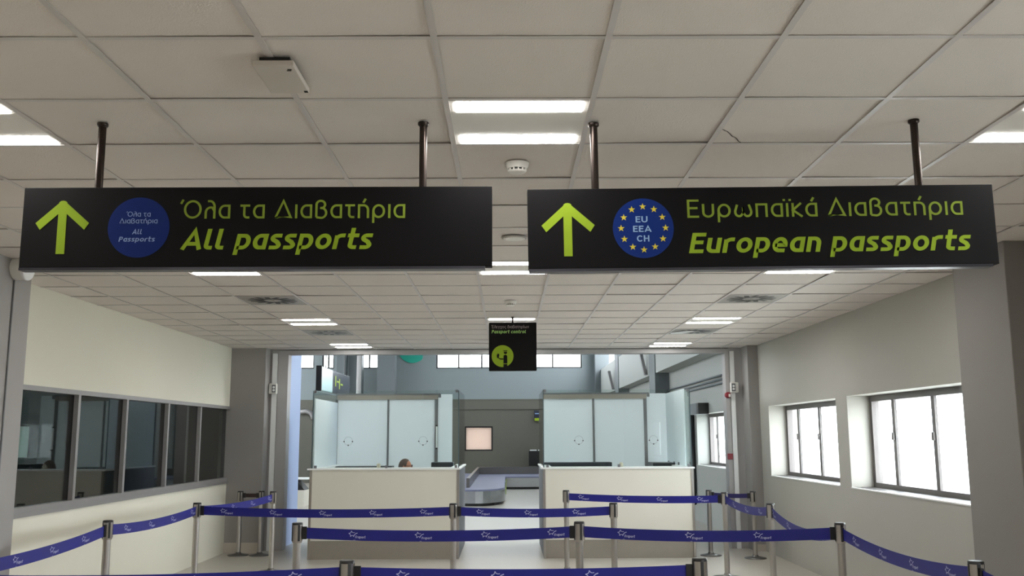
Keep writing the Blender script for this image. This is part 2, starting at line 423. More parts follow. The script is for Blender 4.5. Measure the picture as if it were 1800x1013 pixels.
win_far('window_7', -7.06, -6.61, 4.27, 5.2, [-6.83], m_wglass)
win_far('window_8', -5.54, -4.86, 4.27, 5.2, [-5.27], m_wglass)
win_far('window_9', -1.62, -0.567, 1.155, 2.07, [], m_pink)
win_right('window_10', 16.0, 19.22, 1.11, 2.12, [18.55, 17.6, 16.8])
# pale blue return wall left of the opening, columns, ledges of the hall
b = MB(); b.box(-4.3, -3.5, YP + 0.32, 16.06, 0, 4.6); struct(b.build('wall_hall_return', m_bluewall))
def col(name, x0, x1, y0, y1, m=m_column, z0=0, z1=HZ):
    bb = MB(); bb.box(x0, x1, y0, y1, z0, z1); return struct(bb.build(name, m))
col('wall_column', 3.48, XR, 22.3, 23.2); col('wall_column.001', 3.48, XR, 29.7, 30.6); col('wall_column.002', 3.3, XR, 35.4, HY1)
col('wall_column.003', -6.25, -5.95, 34.6, 35.2); col('wall_column.004', -4.8, -4.15, 34.8, 35.4); col('wall_column.005', -5.9, -5.4, 35.0, 35.5)
for k, (a, c) in enumerate([(YP + 0.28, 22.3), (23.2, 29.7), (30.6, HY1)]):
    bb = MB(); bb.box(3.5, XR - 0.001, a, c, 3.16, 4.15); struct(bb.build('wall_ledge' + ('' if k == 0 else '.%03d' % k), m_hallgrey))

# ------------------------------------------------------------------ lettering: stroke alphabet
def arc(cx, cy, rx, ry, a0, a1, n=14):
    return [(cx + rx * math.cos(math.radians(a0 + (a1 - a0) * k / n)), cy + ry * math.sin(math.radians(a0 + (a1 - a0) * k / n))) for k in range(n + 1)]
XH = 0.75
def glyph(ch, w):
    """centre-line strokes and advance of one character; cap height 1"""
    h = w / 2; X = XH; t = X - h; m = X / 2; T = 1 - h
    r = 0.30
    if ch in 'OΟ': return [arc(.44, .5, .44 - h, .5 - h, 0, 360, 32)], .88
    if ch == 'oο' or ch in 'oο': return [arc(.32, m, .32 - h, m - h, 0, 360, 28)], .64
    if ch == 'Ό':
        return [[(-.02, .80), (.09, 1.03)]] + [[(x + .13, y) for x, y in s] for s in glyph('O', w)[0]], 1.01
    if ch in 'aαά':
        R = .58 - h
        s = [[(R, 0), (R, t)] , [(R, t)] + arc(.30, m, .30 - h, m - h, 90, 270, 16) + [(R, h)]]
        s = [[(R, h - h), (R, t + h)], [(R + h, t)] + arc(.30, m, .30 - h, m - h, 90, 270, 16) + [(R + h, h)]]
        if ch == 'ά': s.append([(.30, .83), (.42, 1.05)])
        return s, .58
    if ch == 'λ': return [[(.14, T)] + arc(.26, .62, .28 - h, .38 - h, 85, 0, 10) + [(.54 - h, 0)], [(.54 - h, .40)] + arc(.30, .33, .30 - h, .27, 70, 180, 10) + [(h, 0)]], .54
    if ch == 'τ': return [[(0, t), (.48, t)], [(.20, t), (.20, .22)] + arc(.34, .22, .14, .22 - h, 180, 270, 6) + [(.46, h)]], .48
    if ch == 'Δ': return [[(h, h), (.43, T), (.86 - h, h), (h, h), (.2, h)]], .86
    if ch in 'ιίϊ':
        s = [[(h, 0), (h, X)]]
        if ch == 'ί': s.append([(h - .02, .83), (h + .10, 1.05)])
        if ch == 'ϊ': s += [[(h - .14 - h, .92), (h - .14 + h, .92)], [(h + .14 - h, .92), (h + .14 + h, .92)]]
        return s, w
    if ch == 'β': return [[(h, h), (h, .74)] + arc(.27, .74, .27 - h, .26 - h, 180, -70, 14) + [(.24, .56)], [(.26, .56)] + arc(.30, .29, .30 - h, .27, 75, -90, 14) + [(h, h)]], .60
    if ch in 'ήη' or ch == 'n':
        s = [[(h, 0), (h, t), (.28, t)] + arc(.28, t - .25, .28 - h, .25, 90, 0, 10) + [(.56 - h, 0)]]
        if ch == 'ή': s.append([(.26, .83), (.38, 1.05)])
        return s, .56
    if ch in 'ρ': return [[(h, -.26), (h, m)], arc(.32, m, .32 - h, m - h, 0, 360, 28)], .64
    if ch == 'p': return [[(h, -.26), (h, t), (.30, t)] + arc(.30, m, .30 - h, m - h, 90, -90, 16) + [(h, h)]], .60
    if ch in 'ΕE': return [[(.56, T), (h, T), (h, h), (.56, h)], [(h, .53), (.50, .53)]], .56
    if ch == 'Έ': return [[(-.02, .80), (.09, 1.03)]] + [[(x + .16, y) for x, y in s] for s in glyph('E', w)[0]], .72
    if ch in 'υu': return [[(h, X)] + arc(.29, .29, .29 - h, .29 - h, 180, 360, 16) + [(.58 - h, X)]] if ch == 'υ' else [[(h, X)] + arc(.28, .28, .28 - h, .28 - h, 180, 270, 8) + [(.56 - h, h)], [(.56 - h, 0), (.56 - h, X)]], .58 if ch == 'υ' else .56
    if ch == 'ω': return [[(.16, t)] + arc(.24, .30, .24 - h, .30 - h, 150, 300, 12) + [(.44, .25), (.44, .55), (.44, .25)] + arc(.64, .30, .24 - h, .30 - h, 240, 390, 12) + [(.72, t)]], .88
    if ch == 'π': return [[(h, 0), (h, t), (.58 - h, t), (.58 - h, 0)]], .58
    if ch in 'κk': return [[(h, 0), (h, X)], [(.46, X), (h, .36), (.50, 0)]], .50
    if ch == 'A': return [[(h * .6, 0), (.40, T), (.80 - h * .6, 0)], [(.17, .28), (.63, .28)]], .80
    if ch == 'l': return [[(h, 1), (h, .20)] + arc(.20 + h * .3, .20, .20 - h * .7, .20 - h, 180, 270, 6) + [(.26 + h, h)]], .27 + h
    if ch == 's': return [[(.45, t)] + arc(.22, X - .205, .22 - h, .205 - h, 90, 230, 10) + [(.30, m - .02)] + arc(.25, .20, .23 - h, .20 - h, 40, -90, 10) + [(.02, h)]], .48
    if ch == 'r': return [[(h, 0), (h, t - .1)] + arc(h + .22, t - .18, .22, .18, 155, 90, 6) + [(.42, t)]], .42
    if ch == 't': return [[(h + .08, 1.02), (h + .08, .20)] + arc(.24 + h, .20, .16, .20 - h, 180, 270, 6) + [(.44, h)], [(0, t), (.46, t)]], .46
    if ch == 'e': return [[(h + .02, m - .02), (.60 - h, m - .02)] + arc(.30, m, .30 - h, m - h, 0, 275, 18) + [(.52, h)]], .60
    if ch == 'ε': return [[(.46, t), (.24, t)] + arc(.24, .55, .20 - h, .20 - h, 90, 260, 8) + [(.36, .39)], [(.26, .39)] + arc(.24, .20, .24 - h, .20 - h, 90, 270, 8) + [(.46, h)]], .48
    if ch == 'c': return [[(.48, t), (.30, t)] + arc(.30, m, .30 - h, m - h, 90, 270, 16) + [(.48, h)]], .50
    if ch == 'P': return [[(h, 0), (h, T), (.32, T)] + arc(.32, .70, .26 - h, .30 - h, 90, -90, 12) + [(h, .40 + h)]], .60
    if ch == 'U': return [[(h, 1)] + arc(.36, .34, .36 - h, .34 - h, 180, 360, 16) + [(.72 - h, 1)]], .72
    if ch == 'C': return [arc(.40, .5, .40 - h, .5 - h, 40, 320, 24)], .76
    if ch == 'H': return [[(h, 0), (h, 1)], [(.70 - h, 0), (.70 - h, 1)], [(h, .52), (.70 - h, .52)]], .70
    if ch == 'F': return [[(.54, T), (h, T), (h, 0)], [(h, .5), (.48, .5)]], .52
    if ch == 'γ': return [[(h, X), (.28, .1), (.28, -.26)], [(.28, .1), (.54, X)]], .56
    if ch == 'χ': return [[(h, X), (.50, -.22)], [(.50, X), (h, -.22)]], .54
    if ch == 'ς': return [[(.46, t), (.30, t)] + arc(.30, m, .30 - h, m - h, 90, 260, 12) + [(.44, h - .04), (.36, -.2)]], .48
    if ch == 'ν': return [[(h, X), (.27, h), (.54 - h, X)]], .54
    if ch == 'δ': return glyph('o', w)[0] + [[(.42, .62), (.18, .86), (.30, T), (.5, T)]], .64
    return [], .3
def stroke_poly(mb, pts, w, put):
    """ribbon of width w along the points, mitred joins"""
    q = [pts[0]]
    for p in pts[1:]:
        if math.hypot(p[0] - q[-1][0], p[1] - q[-1][1]) > 1e-5: q.append(p)
    if len(q) < 2: return
    closed = math.hypot(q[0][0] - q[-1][0], q[0][1] - q[-1][1]) < 1e-4
    if closed: q = q[:-1]
    N = len(q); L = []; R_ = []
    for i in range(N):
        def nrm(a, c):
            dx, dy = c[0] - a[0], c[1] - a[1]; d = math.hypot(dx, dy) or 1; return (-dy / d, dx / d)
        if closed: n1, n2 = nrm(q[i - 1], q[i]), nrm(q[i], q[(i + 1) % N])
        elif i == 0: n1 = n2 = nrm(q[0], q[1])
        elif i == N - 1: n1 = n2 = nrm(q[-2], q[-1])
        else: n1, n2 = nrm(q[i - 1], q[i]), nrm(q[i], q[i + 1])
        mx, my = n1[0] + n2[0], n1[1] + n2[1]; l = math.hypot(mx, my)
        if l < 1e-3: mx, my, l = n2[0], n2[1], 1.0; k = 1.0
        else:
            mx, my = mx / l, my / l; k = 1.0 / max(0.45, mx * n2[0] + my * n2[1])
        L.append((q[i][0] + mx * k * w / 2, q[i][1] + my * k * w / 2)); R_.append((q[i][0] - mx * k * w / 2, q[i][1] - my * k * w / 2))
    vs = [put(*p) for p in L] + [put(*p) for p in R_]
    fs = [(i, (i + 1) % N, N + (i + 1) % N, N + i) for i in range(N if closed else N - 1)]
    mb.add(vs, fs)
def layout(text, w, track):
    x = 0; out = []
    for ch in text:
        if ch == ' ': x += .34; continue
        s, a = glyph(ch, w)
        out += [[(px + x, py) for px, py in st] for st in s]; x += a + track
    return out, x - track
def text_part(name, text, x0, x1, z0, cap, w, y, m, parent, track=.12, shear=0.0, slope=0.0):
    """write text between x0 and x1 on the parent's XZ plane at depth y, baseline z0"""
    st, W = layout(text, w, track)
    sx = (x1 - x0) / W; k = 0; o = None
    for word in text.split(' '):
        mb = MB()
        for ch in word:
            for s in glyph(ch, w)[0]:
                dy = -.00006 * (k % 7)                       # crossing strokes never share a plane
                stroke_poly(mb, st[k], w, lambda a, c: (x0 + a * sx + shear * c * cap, y + dy, z0 + c * cap)); k += 1
        o = mb.build(name, m, parent)
    return o

# ------------------------------------------------------------------ the two big hanging signs
def arrow_part(parent, cx, ztip, y):
    """arrow pointing up: 0.24 wide, 0.232 tall, rounded tip"""
    pts = [(-.018, -.232), (-.018, -.058), (-.092, -.127), (-.112, -.098), (-.018, -.012)]
    pts += [(.018 * math.sin(math.radians(a)), -.012 + .012 * math.cos(math.radians(a)) - .0) for a in range(-60, 61, 30)]
    pts += [(.018, -.012), (.115, -.098), (.096, -.127), (.018, -.058), (.018, -.232)]
    mb = MB(); mb.prism([(cx + a, ztip + c) for a, c in pts], y - 0.0015, y); return mb.build('arrow', m_lime, parent)
def disc(mb, cx, cz, r, y, n=64):
    mb.add([(cx + r * math.cos(2 * PI * k / n), y, cz + r * math.sin(2 * PI * k / n)) for k in range(n)], [tuple(range(n))])
def star(mb, cx, cz, r, y):
    p = []
    for k in range(10):
        a = PI / 2 + k * PI / 5; q = r if k % 2 == 0 else r * .40
        p.append((cx + q * math.cos(a), y, cz + q * math.sin(a)))
    c = (cx, y, cz)
    for k in range(10): mb.add([c, p[k], p[(k + 1) % 10]], [(0, 1, 2)])
def big_sign(label, X0, z0, tilt, pole_x):
    W, H, T = 2.0, 0.36, 0.055
    s = thing('hanging_sign', label, 'sign', (X0 + W / 2, 3.93, z0), (0, tilt, 0))
    mb = MB(); mb.box(-W / 2, W / 2, 0, T, 0.012, H, bev=0.003); mb.build('sign_panel', m_sign, s)
    mb = MB(); mb.box(-W / 2 + .002, W / 2 - .03, -0.004, T - .004, 0.0, 0.0115); mb.build('bottom_trim', m_signlip, s)
    for px in pole_x:
        mb = MB(); mb.smooth = True
        mb.lathe([(.0165, H), (.0165, ZC - z0 - .004)], (px - X0 - W / 2, T / 2 - .01, 0)); p = mb.build('pole', m_bronze, s)
        mb = MB(); mb.smooth = True
        mb.lathe([(.019, ZC - z0 - .016), (.024, ZC - z0 - .01), (.024, ZC - z0)], (px - X0 - W / 2, T / 2 - .01, 0)); mb.build('ceiling_flange', m_bronze, p)
    return s
F0 = -0.0006     # lettering lies just in front of the face
sl = big_sign('black hanging sign with lime arrow, plain blue disc and words All passports', -2.063, 2.40, 0.0, (-1.755, -0.362))
cx = -1.063
arrow_part(sl, -1.893 - cx, 2.702 - 2.40, 0.0)
mb = MB(); mb.cur = 0; disc(mb, -1.566 - cx, 2.584 - 2.40, .131, -0.001); dl = mb.build('disc', m_discblue, sl)
text_part('disc_lettering', 'Όλα τα', -1.619 - cx, -1.518 - cx, .231, .022, .12, -0.002, m_paletext, dl)
text_part('disc_lettering', 'Διαβατήρια', -1.649 - cx, -1.487 - cx, .2015, .022, .12, -0.002, m_paletext, dl)
text_part('disc_lettering', 'All', -1.592 - cx, -1.552 - cx, .1545, .022, .17, -0.002, m_paletext, dl, shear=.2)
text_part('disc_lettering', 'Passports', -1.648 - cx, -1.496 - cx, .1225, .021, .17, -0.002, m_paletext, dl, shear=.2)
text_part('lettering', 'Όλα τα Διαβατήρια', -1.389 - cx, -.434 - cx, .2215, .081, .115, -0.001, m_limeg, sl, track=.15)
text_part('lettering', 'All passports', -1.384 - cx, -.580 - cx, .087, .090, .18, -0.001, m_lime, sl, track=.10, shear=.22)

sr = big_sign('black hanging sign with lime arrow, ring of stars and words European passports', 0.091, 2.394, -0.0083, (0.384, 1.783))
cx = 1.091
def rz(x, z): return z - 2.394 - .0083 * (x - .091) - .0083
arrow_part(sr, .261 - cx, rz(.261, 2.693) + .0083, 0.0)
zc_ = rz(.582, 2.582) + .0083
mb = MB(); disc(mb, .583 - cx, zc_, .130, -0.001); dr = mb.build('disc', m_discblue2, sr)
for k in range(12):
    a = PI / 2 + k * PI / 6; mb = MB(); star(mb, .583 - cx + .095 * math.cos(a), zc_ + .094 * math.sin(a), .0155, -0.002); mb.build('star', m_starY, dr)
text_part('disc_lettering', 'EU', .551 - cx, .602 - cx, zc_ + .025, .027, .17, -0.002, m_paleblue, dr)
text_part('disc_lettering', 'EEA', .539 - cx, .617 - cx, zc_ - .0165, .027, .17, -0.002, m_paleblue, dr)
text_part('disc_lettering', 'CH', .554 - cx, .607 - cx, zc_ - .0585, .027, .17, -0.002, m_paleblue, dr)
text_part('lettering', 'Ευρωπαϊκά Διαβατήρια', .773 - cx, 1.955 - cx, .2265, .080, .115, -0.001, m_limeg, sr, track=.15)
text_part('lettering', 'European passports', .773 - cx, 1.968 - cx, .0725, .088, .18, -0.001, m_lime, sr, track=.10, shear=.22)

# ------------------------------------------------------------------ passport control sign
pc = thing('hanging_sign', 'small square black hanging sign with green circle above the gap between booths', 'sign', (0.061, 10.7, 2.43))
mb = MB(); mb.box(-.272, .272, 0, .05, 0, .553, bev=.012); mb.build('sign_panel', m_sign, pc)
mb = MB(); mb.smooth = True
mb.lathe([(.014, .553), (.010, .565), (.010, .605), (.018, .612), (.018, .62)], (0, .025, 0), n=20); mb.build('pole', m_bronze, pc)
text_part('lettering', 'Έλεγχος διαβατηρίων', -.241, .187, .486, .036, .13, -.001, m_greytext, pc)
text_part('lettering', 'Passport control', -.241, .150, .429, .038, .18, -.001, m_greentext, pc, shear=.2)
mb = MB(); disc(mb, -.116, .168, .124, -.001, 64); pd = mb.build('green_disc', m_lime, pc)
mb = MB()
def q(poly, y=-.002): mb.add([(a, y, c) for a, c in poly], [tuple(range(len(poly)))])
q([(-.108, .232), (-.060, .232), (-.064, .222), (-.104, .222)])                       # cap
q([(-.104, .216), (-.064, .216), (-.066, .198), (-.084, .190), (-.100, .198)])         # head
q([(-.105, .165)] + [(-.085 + .022 * math.cos(math.radians(a)), .165 + .018 * math.sin(math.radians(a))) for a in range(150, -1, -30)] + [(-.062, .085), (-.106, .085)])  # trunk
q([(-.106, .078), (-.062, .078), (-.062, .040), (-.106, .040)])
q([(-.106, .128), (-.140, .128), (-.160, .140), (-.160, .150), (-.138, .142), (-.106, .142)])  # forearm
q([(-.178, .148), (-.160, .142), (-.152, .190), (-.170, .198), (-.182, .180)])         # hand with document
mb.build('officer_symbol', m_sign, pd)

# ------------------------------------------------------------------ ceiling lights
def make_light(loc, label, group):
    t = thing('ceiling_light', label, 'light', loc, group=group)
    mb = MB(); mb.box(-.297, .297, 0.003, .597, .0028, .045); mb.build('housing', m_ledpanel, t)
    for (a, c) in ((.032, .150), (.462, .580)):
        mb = MB(); mb.prism([(-.268, a + .02), (-.262, a), (.262, a), (.268, a + .02), (.268, c - .02), (.262, c), (-.262, c), (-.268, c - .02)], -.0005, .0025, 'XY')
        mb.build('diffuser', m_led, t)
    return t
names = {(0, 1): 'twin strip ceiling light in the near row above the gap between the big signs',
         (-4, 1): 'twin strip ceiling light in the near row at far left, above All passports sign',
         (4, 1): 'twin strip ceiling light in the near row at far right, above European passports sign',
         (0, 7): 'twin strip ceiling light seen just under the gap between the big signs',
         (-4, 7): 'twin strip ceiling light peeping from under the All passports sign',
         (4, 7): 'twin strip ceiling light peeping from under the European passports sign',
         (0, 13): 'twin strip ceiling light behind the pole of the small square sign',
         (-4, 13): 'twin strip ceiling light left, between the two grey air diffusers',
         (4, 13): 'twin strip ceiling light right, between the two grey air diffusers',
         (0, 18): 'twin strip ceiling light in the farthest row, hidden by the small square sign',
         (-4, 18): 'twin strip ceiling light in the farthest row, above the left booth',
         (4, 18): 'twin strip ceiling light in the farthest row, above the right booth'}
L0 = None
for j in LIGHT_J:
    for i in LIGHT_I:
        loc = (GX0 + G * i + .3, GY0 + G * j, ZC)
        lab = names.get((i, j), 'twin strip ceiling light behind the viewpoint, outside the photo')
        if L0 is None: L0 = make_light(loc, lab, 'ceiling lights')
        else: dup(L0, loc, lab)

# ------------------------------------------------------------------ air diffusers
def make_vent(loc, label):
    t = thing('air_diffuser', label, 'vent', loc, group='ceiling air diffusers')
    mb = MB(); mb.box(-.297, .297, .003, .597, .0028, .02); mb.build('plate', m_vent, t)
    mb = MB()
    for k in range(14):
        a = 2 * PI * k / 14; ca, sa = math.cos(a), math.sin(a); tw = .5
        r0, r1, hw = .09, .24, .022
        def P(rr, s):
            d = a + tw * (0 if rr == r0 else .45)
            return (rr * math.cos(d) - s * math.sin(a + .5), .3 + rr * math.sin(d) + s * math.cos(a + .5), .0012)
        mb.add([P(r0, -hw * 1.3), P(r1, -hw), P(r1, hw), P(r0, hw * 1.3)], [(0, 1, 2, 3)])
    mb.build('slots', m_black, t)
    mb = MB(); mb.cyl((0, .3, 0), .016, -.001, .0028); mb.build('screw', m_vent, t)
    return t
V0 = None
for (i, j), lab in zip(VENTS, ['grey swirl air diffuser left, nearer one under the All passports sign', 'grey swirl air diffuser right, nearer one under the European passports sign',
                               'grey swirl air diffuser left, farther one behind a ceiling light', 'grey swirl air diffuser right, farther one with a white patch imitating a window reflection on its plate']):
    loc = (GX0 + G * i + .3, GY0 + G * j, ZC)
    if V0 is None: V0 = make_vent(loc, lab)
    else:
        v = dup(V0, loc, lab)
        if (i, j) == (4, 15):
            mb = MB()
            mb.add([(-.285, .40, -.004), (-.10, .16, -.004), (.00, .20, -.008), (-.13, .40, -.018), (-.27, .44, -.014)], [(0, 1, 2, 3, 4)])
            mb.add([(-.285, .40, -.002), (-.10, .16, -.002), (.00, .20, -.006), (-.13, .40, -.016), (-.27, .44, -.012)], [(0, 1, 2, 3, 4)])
            mb.build('glint_patch', m_edge, v)  # white patch modelled in place of the window's reflection in the metal plate

# ------------------------------------------------------------------ small ceiling devices
sd = thing('smoke_detector', 'white domed smoke detector just behind the nearest ceiling light', 'smoke detector', (0.052, 4.57, ZC - .05), group='smoke detectors')
mb = MB(); mb.smooth = True
mb.lathe([(.020, .0), (.036, .001), (.044, .006), (.046, .010)], n=32); mb.build('cap', m_white, sd)
mb = MB(); mb.smooth = True
mb.lathe([(.040, .009), (.040, .021)], n=32); mb.build('chamber', m_black, sd)
mb = MB(); mb.smooth = True
mb.lathe([(.049, .020), (.058, .034), (.060, .05)], n=32); mb.build('base', m_white, sd)
mb = MB()
for k in range(12):
    a = 2 * PI * k / 12 + .13
    mb.box(-.003, .003, .038, .047, .008, .022); 
    for v in range(-8, 0):
        x, y, z = mb.v[v]; mb.v[v] = (x * math.cos(a) - y * math.sin(a), x * math.sin(a) + y * math.cos(a), z)
mb.build('ribs', m_white, sd)
dup(sd, (0.035, 9.45, ZC - .05), 'white domed smoke detector farther off, before the small square sign')
sp = thing('ceiling_speaker', 'flat round white disc on the ceiling, seen between the big signs', 'speaker', (0.05, 6.36, ZC - .012))
mb = MB(); mb.smooth = True; mb.lathe([(.06, .0), (.075, .003), (.08, .012)], n=40); mb.build('grille', m_white, sp)
mb = MB(); mb.smooth = True; mb.lathe([(.076, .0035), (.086, .007), (.088, .012)], n=40); mb.build('rim', m_vent, sp)
ap = thing('access_point', 'white square wireless box hanging under the ceiling at upper left', 'access point', (-.833, 3.34, ZC - .042))
mb = MB(); mb.box(-.074, .074, -.138, .138, 0, .022, bev=.004); mb.build('housing', m_vent2, ap)
mb = MB(); mb.box(-.055, .055, -.115, .115, .0222, .042); mb.build('bracket', m_black, ap)
for bx_ in ((.045, .060, -.108, -.100), (.040, .056, -.096, -.090), (.058, .072, .108, .126)):
    mb = MB(); mb.box(*bx_, -.0008, .001); mb.build('mark', m_plenum, ap)

# ------------------------------------------------------------------ wall devices
ws = thing('wall_siren', 'round white drum-shaped device high on the near left pillar', 'siren', (-3.78, 7.15, 2.90))
mb = MB(); mb.smooth = True; mb.lathe([(.085, .001), (.09, .012), (.09, .085)], (0, 0, .09), 'X', 40); mb.build('body', m_white, ws)
mb = MB(); mb.smooth = True; mb.lathe([(.094, .085), (.096, .10), (.085, .112), (.055, .114)], (0, 0, .09), 'X', 40); mb.build('rim', m_edge, ws)
o = MB(); o.tube([(-3.772, 7.14, 2.895), (-3.772, 7.14, 2.4), (-3.772, 7.14, 1.2), (-3.772, 7.14, .02)], .006); tag(recentre(o.build('cable', m_gframe)), 'thin vertical cable conduit down the near left pillar', 'cable')
def sensor(loc, label, flip):
    t = thing('wall_sensor', label, 'sensor', loc, group='opening sensors')
    mb = MB(); mb.box(-.06, .06, -.09, -.001, 0, .16, bev=.015); mb.build('housing', m_white, t)
    mb = MB(); mb.box(flip * .02 - .03, flip * .02 + .03, -.098, -.0905, .02, .14, bev=.003); c = mb.build('lens', m_gframe, t)
    mb = MB(); mb.smooth = True; mb.lathe([(.014, -.104), (.018, -.0985)], (flip * .02, 0, .1), 'Y', 16); mb.build('knob', m_edge, c)
    mb = MB(); mb.smooth = True; mb.lathe([(.014, -.104), (.018, -.0985)], (flip * .02, 0, .055), 'Y', 16); mb.build('knob', m_edge, c)
    return t
sensor((-3.625, YP - .031, 2.36), 'white wall box on the left side of the wide opening', 1)
sensor((3.515, YP - .031, 2.35), 'white wall box on the right side of the wide opening', -1)
for (nm, lab, x0, z0, s) in (('alarm_bell', 'red round alarm sounder high beside the right edge of the opening', 3.42, 2.255, 1.0), ('call_point', 'small red square call point lower on the right edge of the opening', 3.42, 1.33, .8)):
    t = thing(nm, lab, 'fire alarm', (x0, YP - .016, z0))
    if nm == 'alarm_bell':
        mb = MB(); mb.smooth = True; mb.lathe([(.028, -.06), (.046, -.045), (.046, 0)], (0, 0, .06), 'Y', 28); mb.build('sounder', m_red, t)
        mb = MB(); mb.box(.005, .035, -.066, -.06, .03, .075); mb.build('plate', m_white, t)
    else:
        mb = MB(); mb.box(-.04, .04, -.04, 0, 0, .09, bev=.006); mb.build('housing', m_red, t)
        mb = MB(); mb.box(-.022, .022, -.043, -.0401, .022, .066); mb.build('button', m_red, t)

# ------------------------------------------------------------------ passport booths
YF, YK = 13.65, 15.6
def booth(x0, x1, label, left):
    cx_ = (x0 + x1) / 2; t = thing('passport_booth', label, 'booth', (cx_, YF, 0)); a, c = x0 - cx_, x1 - cx_; D = YK - YF
    def part(nm, m, *bx, parent=t, bev=0.0):
        mb = MB(); mb.box(*bx, bev=bev); return mb.build(nm, m, parent)
    part('front_panel', m_counter, a + .035, c - .035, .004, .04, .262, 1.233)
    part('kick_plate', m_kick, a + .035, c - .035, .02, .05, 0, .255)
    part('reveal_strip', m_edge, a + .035, c - .035, .006, .045, .2555, .2615)
    for s in (a, c - .035): part('corner_post', m_steel if not (left and s == a) else m_kick, s, s + .034, -.005, .04, 0, 1.233)
    part('side_panel', m_sidepanel, a + .004, a + .03, .042, D, 0, 1.233)
    part('side_panel', m_sidepanel, c - .03, c - .004, .042, D, 0, 1.233)
    # worktop: a U of white edged board with flared ends
    mb = MB()
    mb.box(a - .03, c + .012, -.03, .40, 1.234, 1.256)
    mb.box(a - .012, a + .14, .4, D, 1.234, 1.256); mb.box(c - .14, c + .012, .4, D, 1.234, 1.256)
    part_w = mb.build('worktop', m_edge, t)
    # glazing
    zt = 2.36
    g = part('front_glass', m_glass, a + .02, c - .02, .06, .068, 1.2565, zt)
    part('glass_edge', m_glassedge, a + .008, a + .02, .058, .070, 1.2565, zt, parent=g); part('glass_edge', m_glassedge, c - .02, c - .008, .058, .070, 1.2565, zt, parent=g)
    mids = (0.0,) if True else ()
    for xx in (a + .02, c - .06): part('clamp', m_gframe, xx, xx + .04, .052, .076, zt - .035, zt + .006, parent=g)
    for xx in (a + .05, (a + c) / 2, c - .07): part('clamp', m_gframe, xx, xx + .035, .05, .078, 1.2568, 1.295, parent=g)
    gx = (-2.285, -1.214) if left else (1.021, 2.094)
    for X in gx:
        n = 40; mb = MB(); lx = X - cx_; rr = .058
        for k in range(n):
            p0, p1 = 2 * PI * k / n, 2 * PI * (k + 1) / n
            vs = [(lx + R * math.cos(p), .0590, 1.64 + R * math.sin(p)) for p in (p0, p1) for R in (rr, rr + .0025)]
            mb.add(vs, [(0, 1, 3, 2)])
        ring = mb.build('speech_ring', m_gframe, g)
        for dx, dz in ((-.06, -.008), (.06, -.008), (0, -.06)):
            mb = MB(); mb.cyl((lx + dx, 0, 1.64 + dz), .009, .050, .0595, 'Y', 14); mb.build('stud', m_black, ring)
    for s in (a + .012, c - .02):
        mb = MB()
        prof = [(.075, 1.2565), (D - .02, 1.2565), (D - .02, zt - .12)] + [(D - .14 + .12 * math.cos(math.radians(q_)), zt - .12 + .12 * math.sin(math.radians(q_))) for q_ in range(15, 91, 15)] + [(.075, zt)]
        mb.prism(prof, s, s + .008, 'YZ'); mb.build('side_glass', m_glass, t)
    # rear partition
    if left: bx = (-2.79, -1.95, -1.17)
    else: bx = (.55, 1.41, 2.25)
    bx = [v - cx_ for v in bx]
    for k in (0, 1, 2): part('partition_post', m_gframe, bx[k] - (.012 if k != 2 else .02), bx[k] + (.012 if k != 2 else .03), D - .04, D, 0, 2.30)
    for k in (0, 1): part('partition_panel', m_frost, bx[k] + .013, bx[k + 1] - .021, D - .025, D - .012, .05, 2.30)
    part('top_rail', m_woodgrey, bx[0], bx[2] + .03, D - .05, D + .005, 2.30, 2.372)
    part('rail_cap', m_gframe, bx[0] - .01, bx[2] + .07, D - .055, D + .01, 2.3725, 2.40)
    dx1 = (-.905 if left else 2.60) - cx_
    dl_ = part('door_leaf', m_frost, bx[2] + .032, dx1, D - .03, D - .012, 1.258, 2.385)
    part('clamp', m_gframe, bx[2] + .035, bx[2] + .08, D - .045, D - .0305, 2.33, 2.385, parent=dl_)
    if left:
        h_ = part('door_handle', m_edge, bx[2] + .002, bx[2] + .028, D - .085, D - .065, 1.52, 1.86, parent=dl_)
        part('handle_end', m_black, bx[2] + .000, bx[2] + .030, D - .087, D - .041, 1.862, 1.885, parent=dl_); part('handle_end', m_black, bx[2] + .000, bx[2] + .030, D - .087, D - .041, 1.495, 1.518, parent=dl_)
        part('side_screen', m_frost, a + .026, a + .040, .10, D - .06, 1.258, 2.25)
    else:
        part('side_screen', m_frost, c - .050, c - .030, .36, D - .034, 1.258, 2.38)
        for yy in (.8, 1.2, 1.7): part('clamp', m_gframe, c - .075, c - .0555, yy, yy + .03, 1.258, 1.30, parent=t)
    # dark ledge inside the booth
    if left:
        part('desk_ledge', m_teal, -2.72 - cx_, -1.80 - cx_, 1.25, 1.55, 1.10, 1.245); part('desk_ledge', m_teal, -1.19 - cx_, -.85 - cx_, 1.25, 1.55, 1.10, 1.30)
    else:
        part('desk_ledge', m_teal, .56 - cx_, 1.62 - cx_, 1.25, 1.55, 1.10, 1.29); part('desk_ledge', m_teal, 2.22 - cx_, 2.56 - cx_, 1.0, 1.55, 1.10, 1.285)
    part('desk_plinth', m_kick, a + .3, a + .34, 1.27, 1.53, 0, 1.10); part('desk_plinth', m_kick, c - .22, c - .18, 1.27, 1.53, 0, 1.10)
    return t
booth(-2.815, -.69, 'cream glazed passport booth on the left with a seated person inside', True)
booth(.50, 2.645, 'cream glazed passport booth on the right, empty inside', False)
for x, y, lab in ((-1.865, 13.86, 'small beige knob standing on the left booth counter'), (1.64, 13.86, 'small grey-beige knob standing on the right booth counter')):
    mb = MB(); mb.smooth = True; mb.lathe([(.026, 0), (.03, .012), (.026, .032), (.030, .046), (.02, .058), (.006, .062)], (x, y, 1.2565), n=20)
    tag(recentre(mb.build('hand_stamp', m_beige)), lab, 'stamp')

